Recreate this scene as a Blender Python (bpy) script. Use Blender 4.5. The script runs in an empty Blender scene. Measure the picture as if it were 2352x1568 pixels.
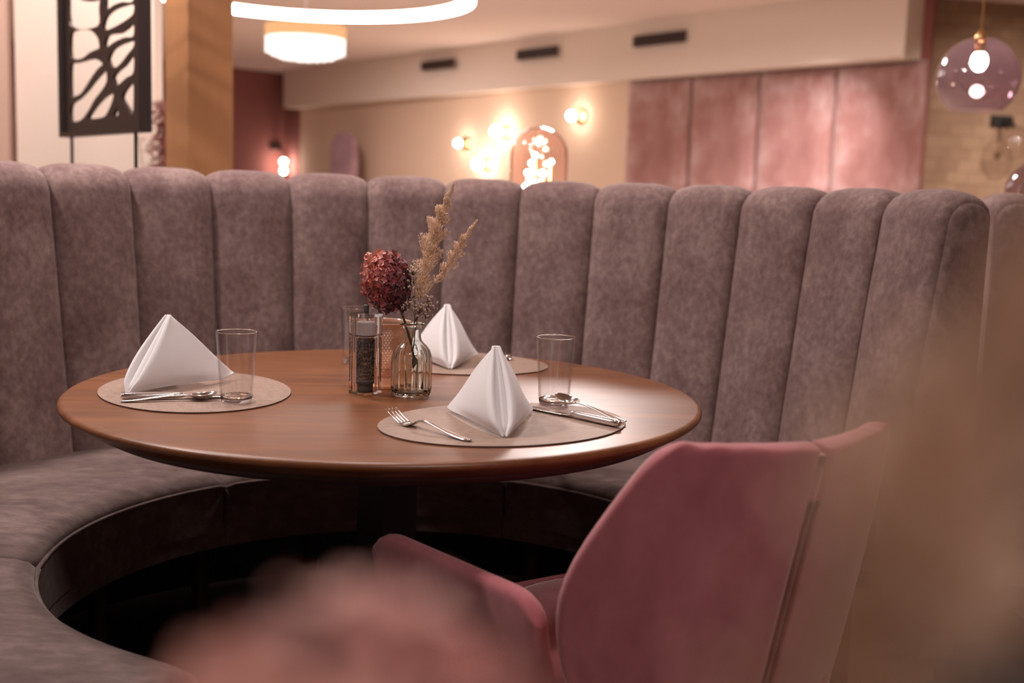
import bpy, math, random
from math import sin, cos, pi, radians
from mathutils import Vector, Matrix, noise

random.seed(7)
SC = bpy.context.scene
COL = SC.collection
DATA = bpy.data

# ------------------------------------------------------------------ camera
CAM_F = 2650.0
yaw, pit, rol = 0.0752, 0.1267, 0.0326
CP = Vector((0.0687, -2.2168, 1.1354))
Fw = Vector((sin(yaw)*cos(pit), cos(yaw)*cos(pit), -sin(pit)))
R0 = Vector((cos(yaw), -sin(yaw), 0)); U0 = R0.cross(Fw)
Rr = cos(rol)*R0 + sin(rol)*U0; Ur = -sin(rol)*R0 + cos(rol)*U0
cd = DATA.cameras.new('camera'); cam = DATA.objects.new('camera', cd); COL.objects.link(cam)
M = Matrix((Rr, Ur, -Fw)).transposed().to_4x4(); M.translation = CP
cam.matrix_world = M
cd.sensor_width = 36; cd.lens = 36*CAM_F/2352; cd.clip_start = 0.02; cd.clip_end = 100
cd.dof.use_dof = True; cd.dof.focus_distance = 2.06; cd.dof.aperture_fstop = 2.8
SC.camera = cam

# ------------------------------------------------------------------ view, world
SC.view_settings.view_transform = 'Standard'; SC.view_settings.look = 'None'
SC.view_settings.gamma = 1; SC.view_settings.exposure = 0.36
SC.view_settings.use_curve_mapping = False
W = DATA.worlds.new('world'); SC.world = W; W.use_nodes = True
W.node_tree.nodes['Background'].inputs[0].default_value = (1, .78, .68, 1)
W.node_tree.nodes['Background'].inputs[1].default_value = 0.025

def area(name, loc, size, power, col, tgt=None, spread=180):
    l = DATA.lights.new(name, 'AREA'); l.shape = 'DISK'; l.size = size; l.energy = power; l.color = col
    l.spread = radians(spread)
    o = DATA.objects.new(name, l); COL.objects.link(o); o.location = loc
    if tgt is not None:
        o.rotation_euler = (Vector(tgt)-Vector(loc)).to_track_quat('-Z', 'Y').to_euler()
    return o
def point(name, loc, power, col, rad=.05):
    l = DATA.lights.new(name, 'POINT'); l.energy = power; l.color = col; l.shadow_soft_size = rad
    o = DATA.objects.new(name, l); COL.objects.link(o); o.location = loc
    return o
WARM = (1, .83, .73); PINK = (1, .87, .83)
area('downlight_rear_left', (-1.0, 1.25, 2.9), .22, 20, PINK)
area('downlight_rear_right', (1.0, 1.5, 2.9), .22, 15, PINK)
area('downlight_left', (-1.75, .30, 2.9), .25, 46, PINK)
area('downlight_table', (-.15, 0.30, 2.9), .22, 16, PINK)
area('fill_light_front', (0.8, -2.9, 2.9), .5, 40, PINK)  # added fill over the camera side, lifts chair and near plume
area('fill_light_room_mid', (1.2, 5.0, 2.9), .8, 125, PINK)  # unseen fill, put in to brighten soffit and ceiling
area('fill_light_room_far', (-1.6, 11.0, 2.9), .8, 100, PINK)  # second added fill, for the far stretch of soffit
area('downlight_panels', (3.1, 6.6, 2.86), .12, 20, (1, .92, .90), (3.1, 8.6, .2), 70)
area('fill_light_stone', (5.4, 5.6, 2.88), .2, 22, WARM, (5.0, 7.9, .3), 90)  # added wash: brightens the stone wall low down, leaves its top dark
area('fill_light_left_wall', (-1.35, 2.7, 2.88), .4, 42, PINK, (-1.7, 3.9, 1.2))  # unseen, added only to lift the cream partition

# ------------------------------------------------------------------ node helpers
def mat(name):
    m = DATA.materials.new(name); m.use_nodes = True
    nt = m.node_tree; b = nt.nodes['Principled BSDF']
    return m, nt, b
def N(nt, t, **kw):
    n = nt.nodes.new(t)
    for k, v in kw.items():
        if k in n.inputs.keys(): n.inputs[k].default_value = v
        else: setattr(n, k, v)
    return n
def objcoord(nt, scale=(1, 1, 1)):
    tc = N(nt, 'ShaderNodeTexCoord'); mp = N(nt, 'ShaderNodeMapping'); mp.inputs['Scale'].default_value = scale
    nt.links.new(tc.outputs['Object'], mp.inputs['Vector']); return mp.outputs[0]
def ramp(nt, fac, stops):
    r = N(nt, 'ShaderNodeValToRGB'); e = r.color_ramp.elements
    while len(e) < len(stops): e.new(.5)
    for i, (p, c) in enumerate(stops):
        e[i].position = p; e[i].color = (*c, 1) if len(c) == 3 else c
    nt.links.new(fac, r.inputs[0]); return r.outputs[0]
def nz(nt, vec, scale, detail=4, rough=.55, dist=0):
    n = N(nt, 'ShaderNodeTexNoise'); n.inputs['Scale'].default_value = scale; n.inputs['Detail'].default_value = detail
    n.inputs['Roughness'].default_value = rough; n.inputs['Distortion'].default_value = dist
    nt.links.new(vec, n.inputs['Vector']); return n.outputs[0]
def bump(nt, b, h, strength=.3, dist=.002):
    n = N(nt, 'ShaderNodeBump'); n.inputs['Strength'].default_value = strength; n.inputs['Distance'].default_value = dist
    nt.links.new(h, n.inputs['Height']); nt.links.new(n.outputs[0], b.inputs['Normal'])
def plain(name, col, rough=.6, metal=0, bumpscale=None, var=.0, **kw):
    m, nt, b = mat(name)
    b.inputs['Roughness'].default_value = rough; b.inputs['Metallic'].default_value = metal
    v = objcoord(nt)
    f = nz(nt, v, bumpscale or 30, 3)
    c0 = tuple(max(0, x*(1-var)) for x in col); c1 = tuple(min(1, x*(1+var)) for x in col)
    nt.links.new(ramp(nt, f, [(.3, c0), (.7, c1)]), b.inputs['Base Color'])
    if bumpscale: bump(nt, b, f, .2, .001)
    for k, x in kw.items(): b.inputs[k.replace('_', ' ')].default_value = x
    return m
def fabric(name, ca, cb, cc, s1=22, s2=4, sheen=.4, rough=.85, stretch=(1, 1, .6)):
    m, nt, b = mat(name)
    v = objcoord(nt, stretch)
    n1 = nz(nt, v, s1, 6, .65, .15); n2 = nz(nt, v, s2, 3, .5)
    mx = N(nt, 'ShaderNodeMix', data_type='FLOAT'); mx.inputs[0].default_value = .42
    nt.links.new(n1, mx.inputs[2]); nt.links.new(n2, mx.inputs[3])
    nt.links.new(ramp(nt, mx.outputs[0], [(.34, ca), (.5, cb), (.68, cc)]), b.inputs['Base Color'])
    b.inputs['Roughness'].default_value = rough
    b.inputs['Sheen Weight'].default_value = sheen; b.inputs['Sheen Roughness'].default_value = .45
    b.inputs['Sheen Tint'].default_value = (1, .85, .8, 1)
    b.inputs['Specular IOR Level'].default_value = .2
    n3 = nz(nt, v, 350, 2)
    bump(nt, b, n3, .25, .0006)
    return m
def glass(name, col=(1, 1, 1), rough=0.0, ior=1.45):
    m, nt, b = mat(name); nt.nodes.remove(b)
    g = N(nt, 'ShaderNodeBsdfGlass'); g.inputs['Color'].default_value = (*col, 1)
    g.inputs['Roughness'].default_value = rough; g.inputs['IOR'].default_value = ior
    nt.links.new(g.outputs[0], nt.nodes['Material Output'].inputs[0]); return m
def thin_glass(name, tint=(.97, .97, .97), edge=(.8, .8, .8), rough=0.02, refl=1.0, haze=0.0):
    m, nt, b = mat(name); nt.nodes.remove(b)
    lw = N(nt, 'ShaderNodeLayerWeight'); lw.inputs['Blend'].default_value = .5
    cr = ramp(nt, lw.outputs['Facing'], [(.5, tint), (1.0, edge)])
    tr = N(nt, 'ShaderNodeBsdfTransparent'); nt.links.new(cr, tr.inputs[0])
    gl = N(nt, 'ShaderNodeBsdfGlossy'); gl.inputs['Roughness'].default_value = rough
    pw = N(nt, 'ShaderNodeMath', operation='POWER'); pw.inputs[1].default_value = 5
    nt.links.new(lw.outputs['Facing'], pw.inputs[0])
    mu = N(nt, 'ShaderNodeMath', operation='MULTIPLY_ADD'); mu.inputs[1].default_value = .6*refl; mu.inputs[2].default_value = .045*refl; mu.use_clamp = True
    nt.links.new(pw.outputs[0], mu.inputs[0])
    mx = N(nt, 'ShaderNodeMixShader'); nt.links.new(mu.outputs[0], mx.inputs[0])
    nt.links.new(tr.outputs[0], mx.inputs[1]); nt.links.new(gl.outputs[0], mx.inputs[2])
    out = mx.outputs[0]
    if haze:
        df = N(nt, 'ShaderNodeBsdfDiffuse'); df.inputs[0].default_value = (*tint, 1)
        m2 = N(nt, 'ShaderNodeMixShader'); m2.inputs[0].default_value = haze
        nt.links.new(out, m2.inputs[1]); nt.links.new(df.outputs[0], m2.inputs[2]); out = m2.outputs[0]
    nt.links.new(out, nt.nodes['Material Output'].inputs[0]); return m
def emis(name, col, s):
    m, nt, b = mat(name); nt.nodes.remove(b)
    e = N(nt, 'ShaderNodeEmission'); e.inputs[0].default_value = (*col, 1); e.inputs[1].default_value = s
    nt.links.new(e.outputs[0], nt.nodes['Material Output'].inputs[0]); return m

# ------------------------------------------------------------------ materials
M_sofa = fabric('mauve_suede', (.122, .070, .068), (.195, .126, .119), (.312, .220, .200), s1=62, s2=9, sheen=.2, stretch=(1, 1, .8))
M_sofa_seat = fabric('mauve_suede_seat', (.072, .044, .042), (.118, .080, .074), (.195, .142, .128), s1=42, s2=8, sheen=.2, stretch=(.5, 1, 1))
M_seam = plain('dark_rose_seam', (.20, .035, .05), .8, var=.05)
M_velvet = fabric('rose_velvet', (.30, .082, .100), (.37, .113, .132), (.46, .158, .178), s1=14, s2=5, sheen=.45)
M_panelv = fabric('dusty_rose_velvet', (.21, .088, .078), (.30, .145, .13), (.48, .34, .325), s1=4.5, s2=1.6, sheen=.5)
M_purple = fabric('plum_velvet', (.24, .13, .16), (.33, .19, .22), (.45, .29, .31), s1=8, s2=3)
M_cream = plain('cream_plaster', (.70, .59, .51), .9, bumpscale=60, var=.02)
M_ceil = plain('ceiling_plaster', (.74, .61, .56), .95, bumpscale=60, var=.02)
M_beige = plain('beige_wall_paint', (.60, .43, .32), .9, bumpscale=50, var=.03)
M_wine = plain('wine_wall_paint', (.24, .085, .075), .9, bumpscale=40, var=.05)
M_dark = plain('dark_bronze_metal', (.035, .022, .020), .45, .3, var=.05)
M_vent = plain('dark_brown_vent_metal', (.055, .034, .028), .8, var=.05)
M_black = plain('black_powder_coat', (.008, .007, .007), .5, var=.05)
M_brass = plain('brushed_brass', (.62, .40, .18), .3, 1, var=.05)
M_steel = plain('polished_steel', (.80, .76, .74), .13, 1, var=.02)
M_napkin = plain('white_linen', (.76, .74, .75), .85, bumpscale=900, var=.01, Sheen_Weight=.2)
M_floor_tile, nt, b = mat('light_floor_tile')
v = objcoord(nt); br = N(nt, 'ShaderNodeTexBrick'); nt.links.new(v, br.inputs['Vector'])
br.inputs['Color1'].default_value = (.50, .40, .32, 1); br.inputs['Color2'].default_value = (.55, .44, .35, 1)
br.inputs['Mortar'].default_value = (.3, .24, .2, 1); br.inputs['Scale'].default_value = 1.6; br.inputs['Mortar Size'].default_value = .006
nt.links.new(br.outputs[0], b.inputs['Base Color']); b.inputs['Roughness'].default_value = .35
M_carpet = plain('shade_black_carpet', (.010, .009, .010), 1, bumpscale=300, var=.3)  # near-black colour paints in the shade under table and sofa
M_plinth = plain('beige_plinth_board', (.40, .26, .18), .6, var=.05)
M_legwood = plain('dark_leg_wood', (.05, .025, .018), .5, var=.2)

M_stone, nt, b = mat('sandstone_wall')
v = objcoord(nt)
mp2 = N(nt, 'ShaderNodeTexCoord')
sep = N(nt, 'ShaderNodeSeparateXYZ'); nt.links.new(v, sep.inputs[0]); cmb = N(nt, 'ShaderNodeCombineXYZ')
nt.links.new(sep.outputs[0], cmb.inputs[0]); nt.links.new(sep.outputs[2], cmb.inputs[1])
br = N(nt, 'ShaderNodeTexBrick'); nt.links.new(cmb.outputs[0], br.inputs['Vector'])
br.inputs['Color1'].default_value = (.33, .21, .14, 1); br.inputs['Color2'].default_value = (.42, .285, .19, 1)
br.inputs['Mortar'].default_value = (.28, .18, .12, 1); br.inputs['Scale'].default_value = 2.4; br.inputs['Mortar Size'].default_value = .012
n1 = nz(nt, v, 3.5, 6, .6)
mx = N(nt, 'ShaderNodeMix', data_type='RGBA', blend_type='MULTIPLY'); mx.inputs[0].default_value = .6
nt.links.new(br.outputs[0], mx.inputs[6]); nt.links.new(ramp(nt, n1, [(.3, (.6, .55, .5)), (.7, (1, 1, 1))]), mx.inputs[7])
nt.links.new(mx.outputs[2], b.inputs['Base Color']); b.inputs['Roughness'].default_value = .9
bump(nt, b, br.outputs['Fac'], .4, .01)

def woodmat(name, ca, cb, stretch, rough, coat=.3, sc=9):
    m, nt, b = mat(name)
    v = objcoord(nt, stretch)
    n1 = nz(nt, v, sc, 5, .6, 1.2); n2 = nz(nt, v, sc*9, 3, .6)
    mx = N(nt, 'ShaderNodeMix', data_type='FLOAT'); mx.inputs[0].default_value = .35
    nt.links.new(n1, mx.inputs[2]); nt.links.new(n2, mx.inputs[3])
    nt.links.new(ramp(nt, mx.outputs[0], [(.32, ca), (.68, cb)]), b.inputs['Base Color'])
    b.inputs['Roughness'].default_value = rough; b.inputs['Coat Weight'].default_value = coat; b.inputs['Coat Roughness'].default_value = .35
    bump(nt, b, n2, .08, .0005)
    return m
M_table = woodmat('walnut_veneer', (.115, .036, .012), (.235, .086, .028), (.35, 3.2, 1), .38, .08, 6)
M_pillar = woodmat('oak_cladding', (.37, .175, .072), (.43, .205, .090), (3, 3, .25), .5, .1)
M_mat, nt, b = mat('beige_leather_mat')
v = objcoord(nt, (1, 3, 1)); n1 = nz(nt, v, 25, 6, .7, 1.5)
nt.links.new(ramp(nt, n1, [(.3, (.225, .145, .110)), (.7, (.345, .235, .182))]), b.inputs['Base Color'])
b.inputs['Roughness'].default_value = .6; bump(nt, b, n1, .25, .001)
M_matedge = plain('mat_cut_edge', (.09, .045, .035), .8, var=.1)

M_tumbler = thin_glass('clear_tumbler_glass', (.99, .99, .99), (.86, .86, .88), .02, 1.5)
M_glassbase = glass('thick_clear_glass', (.99, .99, .99))
M_vase = glass('ribbed_vase_glass', (.965, .985, .97), ior=1.47)
M_acryl = glass('clear_acrylic', (.985, .98, .98), ior=1.42)
M_frost = plain('frosted_acrylic', (.80, .76, .76), .4, var=.03, Transmission_Weight=.5)
M_votive = thin_glass('peach_hobnail_glass', (.95, .70, .54), (.72, .42, .27), .12, 3.2, .30)

M_grey = plain('grinder_grey', (.09, .085, .085), .4, var=.05)
M_smoke = thin_glass('smoky_plum_glass', (.62, .49, .55), (.48, .34, .42), .02, 1.9, .05)
M_blush = thin_glass('blush_pink_glass', (.96, .80, .75), (.50, .28, .26), .02, 2.2, .015)
M_clear = thin_glass('clear_globe_glass', (.95, .93, .92), (.7, .65, .62), .02, 1.3)
M_bulb = emis('warm_bulb', (1, .84, .72), 90)
M_bulb_s = emis('small_bulb', (1, .84, .70), 62)
M_ring = emis('ring_diffuser', (1, .91, .86), 11)
M_crystal = emis('lit_crystal', (1, .88, .80), 1.7)
M_shade = emis('lit_amber_band', (1, .50, .22), .8)
M_unlit = plain('opal_glass', (.5, .42, .4), .3, var=.02)

def petalmat(name, stops, scale=28, trans=.25):
    m, nt, b = mat(name); v = objcoord(nt)
    n1 = nz(nt, v, scale, 2, .6)
    at = N(nt, 'ShaderNodeAttribute'); at.attribute_name = 'tone'
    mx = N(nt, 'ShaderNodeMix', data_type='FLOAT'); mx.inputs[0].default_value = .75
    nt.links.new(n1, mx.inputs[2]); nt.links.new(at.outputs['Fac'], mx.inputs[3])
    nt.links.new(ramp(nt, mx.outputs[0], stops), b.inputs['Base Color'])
    b.inputs['Roughness'].default_value = .6; b.inputs['Sheen Weight'].default_value = .2
    return m
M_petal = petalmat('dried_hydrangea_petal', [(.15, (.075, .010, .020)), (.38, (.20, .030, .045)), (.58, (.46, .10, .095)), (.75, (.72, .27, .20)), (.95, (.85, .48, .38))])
M_petal_near = petalmat('dried_rose_petal', [(.1, (.20, .05, .052)), (.5, (.32, .115, .10)), (.9, (.44, .20, .16))])
M_grass = petalmat('dried_reed_plume', [(.1, (.66, .43, .28)), (.5, (.82, .60, .43)), (.9, (.90, .72, .56))])
M_grass_near = petalmat('dried_wheat_plume', [(.1, (.50, .31, .21)), (.5, (.66, .44, .31)), (.9, (.76, .55, .41))])
M_pepper = petalmat('black_peppercorn', [(.1, (.012, .007, .006)), (.5, (.06, .032, .022)), (.9, (.45, .26, .17))], scale=300)
M_bud = plain('dried_white_bud', (.66, .52, .40), .8, var=.1)
M_stem = plain('dried_stem', (.07, .045, .025), .8, var=.2)
M_stemlight = plain('straw_stem', (.42, .28, .15), .8, var=.2)

# ------------------------------------------------------------------ mesh helpers
class MB:
    def __init__(s): s.v = []; s.f = []; s.tone = []
    def add(s, vs, fs, tone=None):
        o = len(s.v); s.v += [tuple(p) for p in vs]; s.f += [tuple(i+o for i in f) for f in fs]
        s.tone += [(.5 if tone is None else tone)]*len(vs); return s
    def grid(s, nu, nv, fn, cu=False, cv=False, tone=None):
        vs = [fn(i, j) for i in range(nu) for j in range(nv)]
        fs = []
        for i in range(nu if cu else nu-1):
            for j in range(nv if cv else nv-1):
                a = i*nv+j; b = ((i+1) % nu)*nv+j; c = ((i+1) % nu)*nv+(j+1) % nv; d = i*nv+(j+1) % nv
                fs.append((a, b, c, d))
        return s.add(vs, fs, tone)
    def box(s, c, h, rz=0, tone=None):
        cx, cy, cz = c; hx, hy, hz = h
        vs = []
        for z in (-hz, hz):
            for x, y in ((-hx, -hy), (hx, -hy), (hx, hy), (-hx, hy)):
                vs.append((cx+x*cos(rz)-y*sin(rz), cy+x*sin(rz)+y*cos(rz), cz+z))
        return s.add(vs, [(3, 2, 1, 0), (4, 5, 6, 7), (0, 1, 5, 4), (1, 2, 6, 5), (2, 3, 7, 6), (3, 0, 4, 7)], tone)
    def lathe(s, prof, n=48, mod=None, c=(0, 0, 0), cap0=True, cap1=True):
        def fn(i, j):
            a = 2*pi*i/n; r, z = prof[j]
            if mod: r = mod(r, z, a)
            return (c[0]+r*cos(a), c[1]+r*sin(a), c[2]+z)
        o = len(s.v); m = len(prof)
        s.grid(n, m, fn, cu=True)
        if cap0 and prof[0][0] > 1e-5: s.f.append(tuple(o+i*m for i in range(n))[::-1])
        if cap1 and prof[-1][0] > 1e-5: s.f.append(tuple(o+i*m+m-1 for i in range(n)))
        return s
    def tube(s, path, rad, n=8, flat=None, cap=True, tone=None):
        P = [Vector(p) for p in path]; k = len(P)
        rs = rad if hasattr(rad, '__len__') else [rad]*k
        up = Vector((0, 0, 1)); rings = []
        prev = None
        for i in range(k):
            t = (P[min(i+1, k-1)]-P[max(i-1, 0)]).normalized()
            ref = prev if prev is not None else (up if abs(t.z) < .9 else Vector((1, 0, 0)))
            x = t.cross(ref)
            if x.length < 1e-5: x = t.cross(Vector((1, 0.3, 0)))
            x.normalize(); y = x.cross(t).normalized(); prev = y
            r = rs[i]; rx, ry = (r if hasattr(r, '__len__') else (r, r))
            rings.append([P[i]+x*rx*cos(2*pi*j/n)+y*ry*sin(2*pi*j/n) for j in range(n)])
        o = len(s.v)
        s.grid(k, n, lambda i, j: rings[i][j], cv=True, tone=tone)
        if cap:
            s.f.append(tuple(o+j for j in range(n))[::-1]); s.f.append(tuple(o+(k-1)*n+j for j in range(n)))
        return s
    def sphere(s, c, r, nu=24, nv=14, tone=None):
        rx, ry, rz = r if hasattr(r, '__len__') else (r, r, r)
        return s.grid(nu, nv+1, lambda i, j: (c[0]+rx*max(sin(pi*j/nv), 1e-4)*cos(2*pi*i/nu), c[1]+ry*max(sin(pi*j/nv), 1e-4)*sin(2*pi*i/nu), c[2]-rz*cos(pi*j/nv)), cu=True, tone=tone)
    def build(s, name, m, parent=None, smooth=True, bevel=0, sub=0, solid=0, loc=None, rz=0, tone=False, off=0):
        me = DATA.meshes.new(name); me.from_pydata(s.v, [], s.f); me.materials.append(m); me.update()
        if smooth: me.polygons.foreach_set('use_smooth', [True]*len(me.polygons))
        if tone:
            a = me.attributes.new('tone', 'FLOAT', 'POINT'); a.data.foreach_set('value', s.tone)
        o = DATA.objects.new(name, me); COL.objects.link(o)
        if parent: o.parent = parent
        if loc: o.location = loc
        if rz: o.rotation_euler.z = rz
        if solid:
            md = o.modifiers.new('solid', 'SOLIDIFY'); md.thickness = solid; md.offset = off
        if bevel:
            md = o.modifiers.new('bevel', 'BEVEL'); md.width = bevel; md.segments = 3; md.limit_method = 'ANGLE'; md.angle_limit = radians(35)
        if sub:
            md = o.modifiers.new('sub', 'SUBSURF'); md.levels = sub; md.render_levels = sub
        return o
def tag(o, label, cat, group=None, kind=None):
    if label: o['label'] = label
    if cat: o['category'] = cat
    if group: o['group'] = group
    if kind: o['kind'] = kind
    return o
def thing(name, label, cat, loc=(0, 0, 0), rz=0, group=None):
    o = DATA.objects.new(name, None); COL.objects.link(o); o.location = loc; o.rotation_euler = (0, 0, rz)
    o.empty_display_size = .05
    return tag(o, label, cat, group)
def struct(o): o['kind'] = 'structure'; return o
def dup(root, loc, rz, label):
    def cp(o, par):
        c = o.copy(); COL.objects.link(c)
        if par: c.parent = par
        for ch in o.children: cp(ch, c)
        return c
    r = cp(root, None); r.location = loc; r.rotation_euler = (0, 0, rz); r['label'] = label
    return r
def lerp(a, b, t): return a+(b-a)*t
def prism(mb, poly, z0, z1):
    n = len(poly)
    mb.add([(x, y, z0) for x, y in poly]+[(x, y, z1) for x, y in poly],
           [tuple(range(n))[::-1], tuple(range(n, 2*n))]+[(i, (i+1) % n, n+(i+1) % n, n+i) for i in range(n)])
    return mb
def wallseg(name, a, b, z0, z1, th, m):
    a = Vector((*a, 0)); b = Vector((*b, 0)); d = (b-a).normalized(); n = Vector((-d.y, d.x, 0))*th
    o = prism(MB(), [(a.x, a.y), (b.x, b.y), (b.x+n.x, b.y+n.y), (a.x+n.x, a.y+n.y)], z0, z1).build(name, m, smooth=False)
    return struct(o)

CEIL = 2.92
# ------------------------------------------------------------------ room shell
floor = struct(MB().box((1, 6, -.05), (11, 14, .05)).build('floor', M_floor_tile, smooth=False))
ceil = struct(MB().box((1, 6, CEIL+.05), (11, 14, .05)).build('ceiling', M_ceil, smooth=False))
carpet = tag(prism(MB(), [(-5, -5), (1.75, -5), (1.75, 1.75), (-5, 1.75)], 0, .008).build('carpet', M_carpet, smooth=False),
             'carpet, blackened to stand for shade, on the floor beneath the curved banquette and round table', 'carpet')
PA = Vector((-1.96, 16.28)); PB = Vector((2.13, 9.98)); PCc = Vector((4.155, 7.238))
wallseg('wall_back', PB, PA, 0, CEIL, -.2, M_beige)
wallseg('wall_back_right', PCc, PB, 0, CEIL, -.04, M_wine)
wallseg('wall_back_left', (-2.25, 16.75), (-8.0, 11.05), 0, CEIL, -.2, M_wine)
wallseg('wall_back_corner', (-1.96, 16.28), (-2.25, 16.75), 0, CEIL, -.2, M_wine)
wallseg('wall_right', (10.5, 8.6), (4.10, 7.62), 0, CEIL, -.2, M_stone)
wallseg('wall_right_side', (10.5, -6), (10.5, 8.7), 0, CEIL, -.2, M_cream)
wallseg('wall_front', (-9, -6), (10.5, -6), 0, CEIL, -.2, M_cream)
wallseg('wall_left', (-8, 12), (-8, -6), 0, CEIL, -.2, M_cream)
# partition behind the openwork screen
wallseg('wall_partition', (-1.318, 3.80), (-1.995, 3.80), 0, CEIL, -.18, M_cream)
wallseg('wall_partition_side', (-2.00, 3.70), (-5.5, 3.0), 0, CEIL, -.18, plain('rose_beige_paint', (.50, .34, .27), .9, var=.02))
# dropped soffit over the back wall
sof = MB(); prism(sof, [(-2.217, 16.223), (3.906, 7.169), (4.20, 7.37), (-1.93, 16.42)], 2.35, CEIL)
struct(sof.build('ceiling_soffit', M_cream, smooth=False))

pil = MB().box((0, 0, CEIL/2), (.106, .106, CEIL/2)).build('wooden_pillar', M_pillar, smooth=False, bevel=.004, loc=(-.940, 2.986, 0), rz=radians(38.5))
tag(pil, 'square oak clad pillar rising behind the left part of the sofa', 'pillar')

# ------------------------------------------------------------------ openwork metal screen on two rods
A = Vector((-1.368, 2.508, 1.3)); Bp = Vector((-.867, 1.714, 1.3)); L = (Bp-A).length
scr = thing('openwork_screen', 'dark metal room divider panel with branching cut-outs on two thin rods', 'room divider', (A.x, A.y, 0), math.atan2(Bp.y-A.y, Bp.x-A.x))
HOLES = [
[(0.121, 0.60), (0.116, 0.42), (0.454, 0.384), (0.476, 0.443), (0.485, 0.477), (0.423, 0.477), (0.343, 0.483), (0.261, 0.498), (0.192, 0.522)],
[(0.548, 0.49), (0.548, 0.466), (0.551, 0.429), (0.635, 0.437), (0.73, 0.438), (0.843, 0.429), (0.844, 0.49), (.7, .51)],
[(0.527, 0.365), (0.519, 0.381), (0.554, 0.408), (0.634, 0.422), (0.729, 0.424), (0.845, 0.418), (0.844, 0.388), (0.774, 0.375), (0.68, 0.366), (0.583, 0.361)],
[(0.544, 0.3), (0.534, 0.318), (0.558, 0.339), (0.607, 0.343), (0.703, 0.338), (0.773, 0.346), (0.843, 0.359), (0.842, 0.316), (0.749, 0.319), (0.643, 0.313)],
[(0.115, 0.305), (0.12, 0.385), (0.185, 0.394), (0.298, 0.388), (0.392, 0.372), (0.456, 0.344), (0.474, 0.319), (0.47, 0.306), (0.415, 0.303), (0.348, 0.298), (0.279, 0.287), (0.194, 0.287)],
[(0.579, 0.25), (0.577, 0.265), (0.617, 0.287), (0.702, 0.299), (0.842, 0.301), (0.841, 0.28), (0.782, 0.261), (0.723, 0.24), (0.664, 0.227), (0.615, 0.23)],
[(0.112, 0.156), (0.114, 0.27), (0.179, 0.274), (0.264, 0.274), (0.36, 0.275), (0.44, 0.269), (0.51, 0.249), (0.452, 0.235), (0.384, 0.212), (0.315, 0.184), (0.245, 0.159), (0.173, 0.152)],
[(0.632, 0.186), (0.626, 0.197), (0.675, 0.213), (0.746, 0.227), (0.84, 0.257), (0.839, 0.197), (0.768, 0.185), (0.662, 0.163)],
[(0.112, 0.061), (0.112, 0.12), (0.215, 0.14), (0.314, 0.164), (0.41, 0.195), (0.535, 0.226), (0.556, 0.205), (0.552, 0.183), (0.5, 0.158), (0.407, 0.127), (0.339, 0.094), (0.24, 0.061)],
[(0.33, 0.064), (0.379, 0.089), (0.473, 0.12), (0.55, 0.136), (0.624, 0.14), (0.618, 0.118), (0.573, 0.085), (0.522, 0.064), (0.418, 0.06)],
[(0.622, 0.066), (0.671, 0.091), (0.68, 0.066), (0.652, 0.061)],
[(0.72, 0.117), (0.732, 0.135), (0.779, 0.155), (0.838, 0.164), (0.835, 0.068), (0.81, 0.065), (0.777, 0.085)]]
extra = [[(u, .55+z) for u, z in h] for h in HOLES[2:]]
HOLES += extra
H_S = 1.16
def smooth_loop(pts, k=4):
    out = []; n = len(pts)
    for i in range(n):
        p0, p1, p2, p3 = pts[i-1], pts[i], pts[(i+1) % n], pts[(i+2) % n]
        for j in range(k):
            t = j/k
            out.append(tuple((2*t**3-3*t**2+1)*p1[q]+(t**3-2*t**2+t)*.45*(p2[q]-p0[q])+(-2*t**3+3*t**2)*p2[q]+(t**3-t**2)*.45*(p3[q]-p1[q]) for q in (0, 1)))
    return out
cu = DATA.curves.new('openwork_sheet', 'CURVE'); cu.dimensions = '2D'; cu.fill_mode = 'BOTH'; cu.extrude = .006
def spl(pts):
    sp = cu.splines.new('POLY'); sp.points.add(len(pts)-1)
    for p, q in zip(sp.points, pts): p.co = (q[0], q[1], 0, 1)
    sp.use_cyclic_u = True
spl([(.02, .02), (L-.02, .02), (L-.02, H_S-.02), (.02, H_S-.02)])
for h in HOLES: spl(smooth_loop(h))
cu.materials.append(M_dark)
so = DATA.objects.new('openwork_sheet', cu); COL.objects.link(so); so.parent = scr
dg = bpy.context.evaluated_depsgraph_get(); me_ = DATA.meshes.new_from_object(so.evaluated_get(dg))
DATA.objects.remove(so); so = DATA.objects.new('openwork_sheet', me_); COL.objects.link(so); so.parent = scr
so.rotation_euler = (pi/2, 0, 0); so.location = (0, 0, 1.3)
fm = MB()
fm.box((.009, 0, 1.3+H_S/2), (.009, .022, H_S/2)); fm.box((L-.009, 0, 1.3+H_S/2), (.009, .022, H_S/2))
fm.box((L/2, 0, 1.309), (L/2-.018, .022, .009)); fm.box((L/2, 0, 1.3+H_S-.009), (L/2-.018, .022, .009))
fm.build('frame', M_dark, scr, smooth=False)
for u in (.097, .843):
    MB().tube([(u, 0, .0195), (u, 0, 1.30)], .0062, 12).build('support_rod', M_dark, scr)
MB().box((L/2, 0, .0145), (L/2, .12, .006)).build('base_plate', M_dark, scr, smooth=False, bevel=.002)

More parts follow.
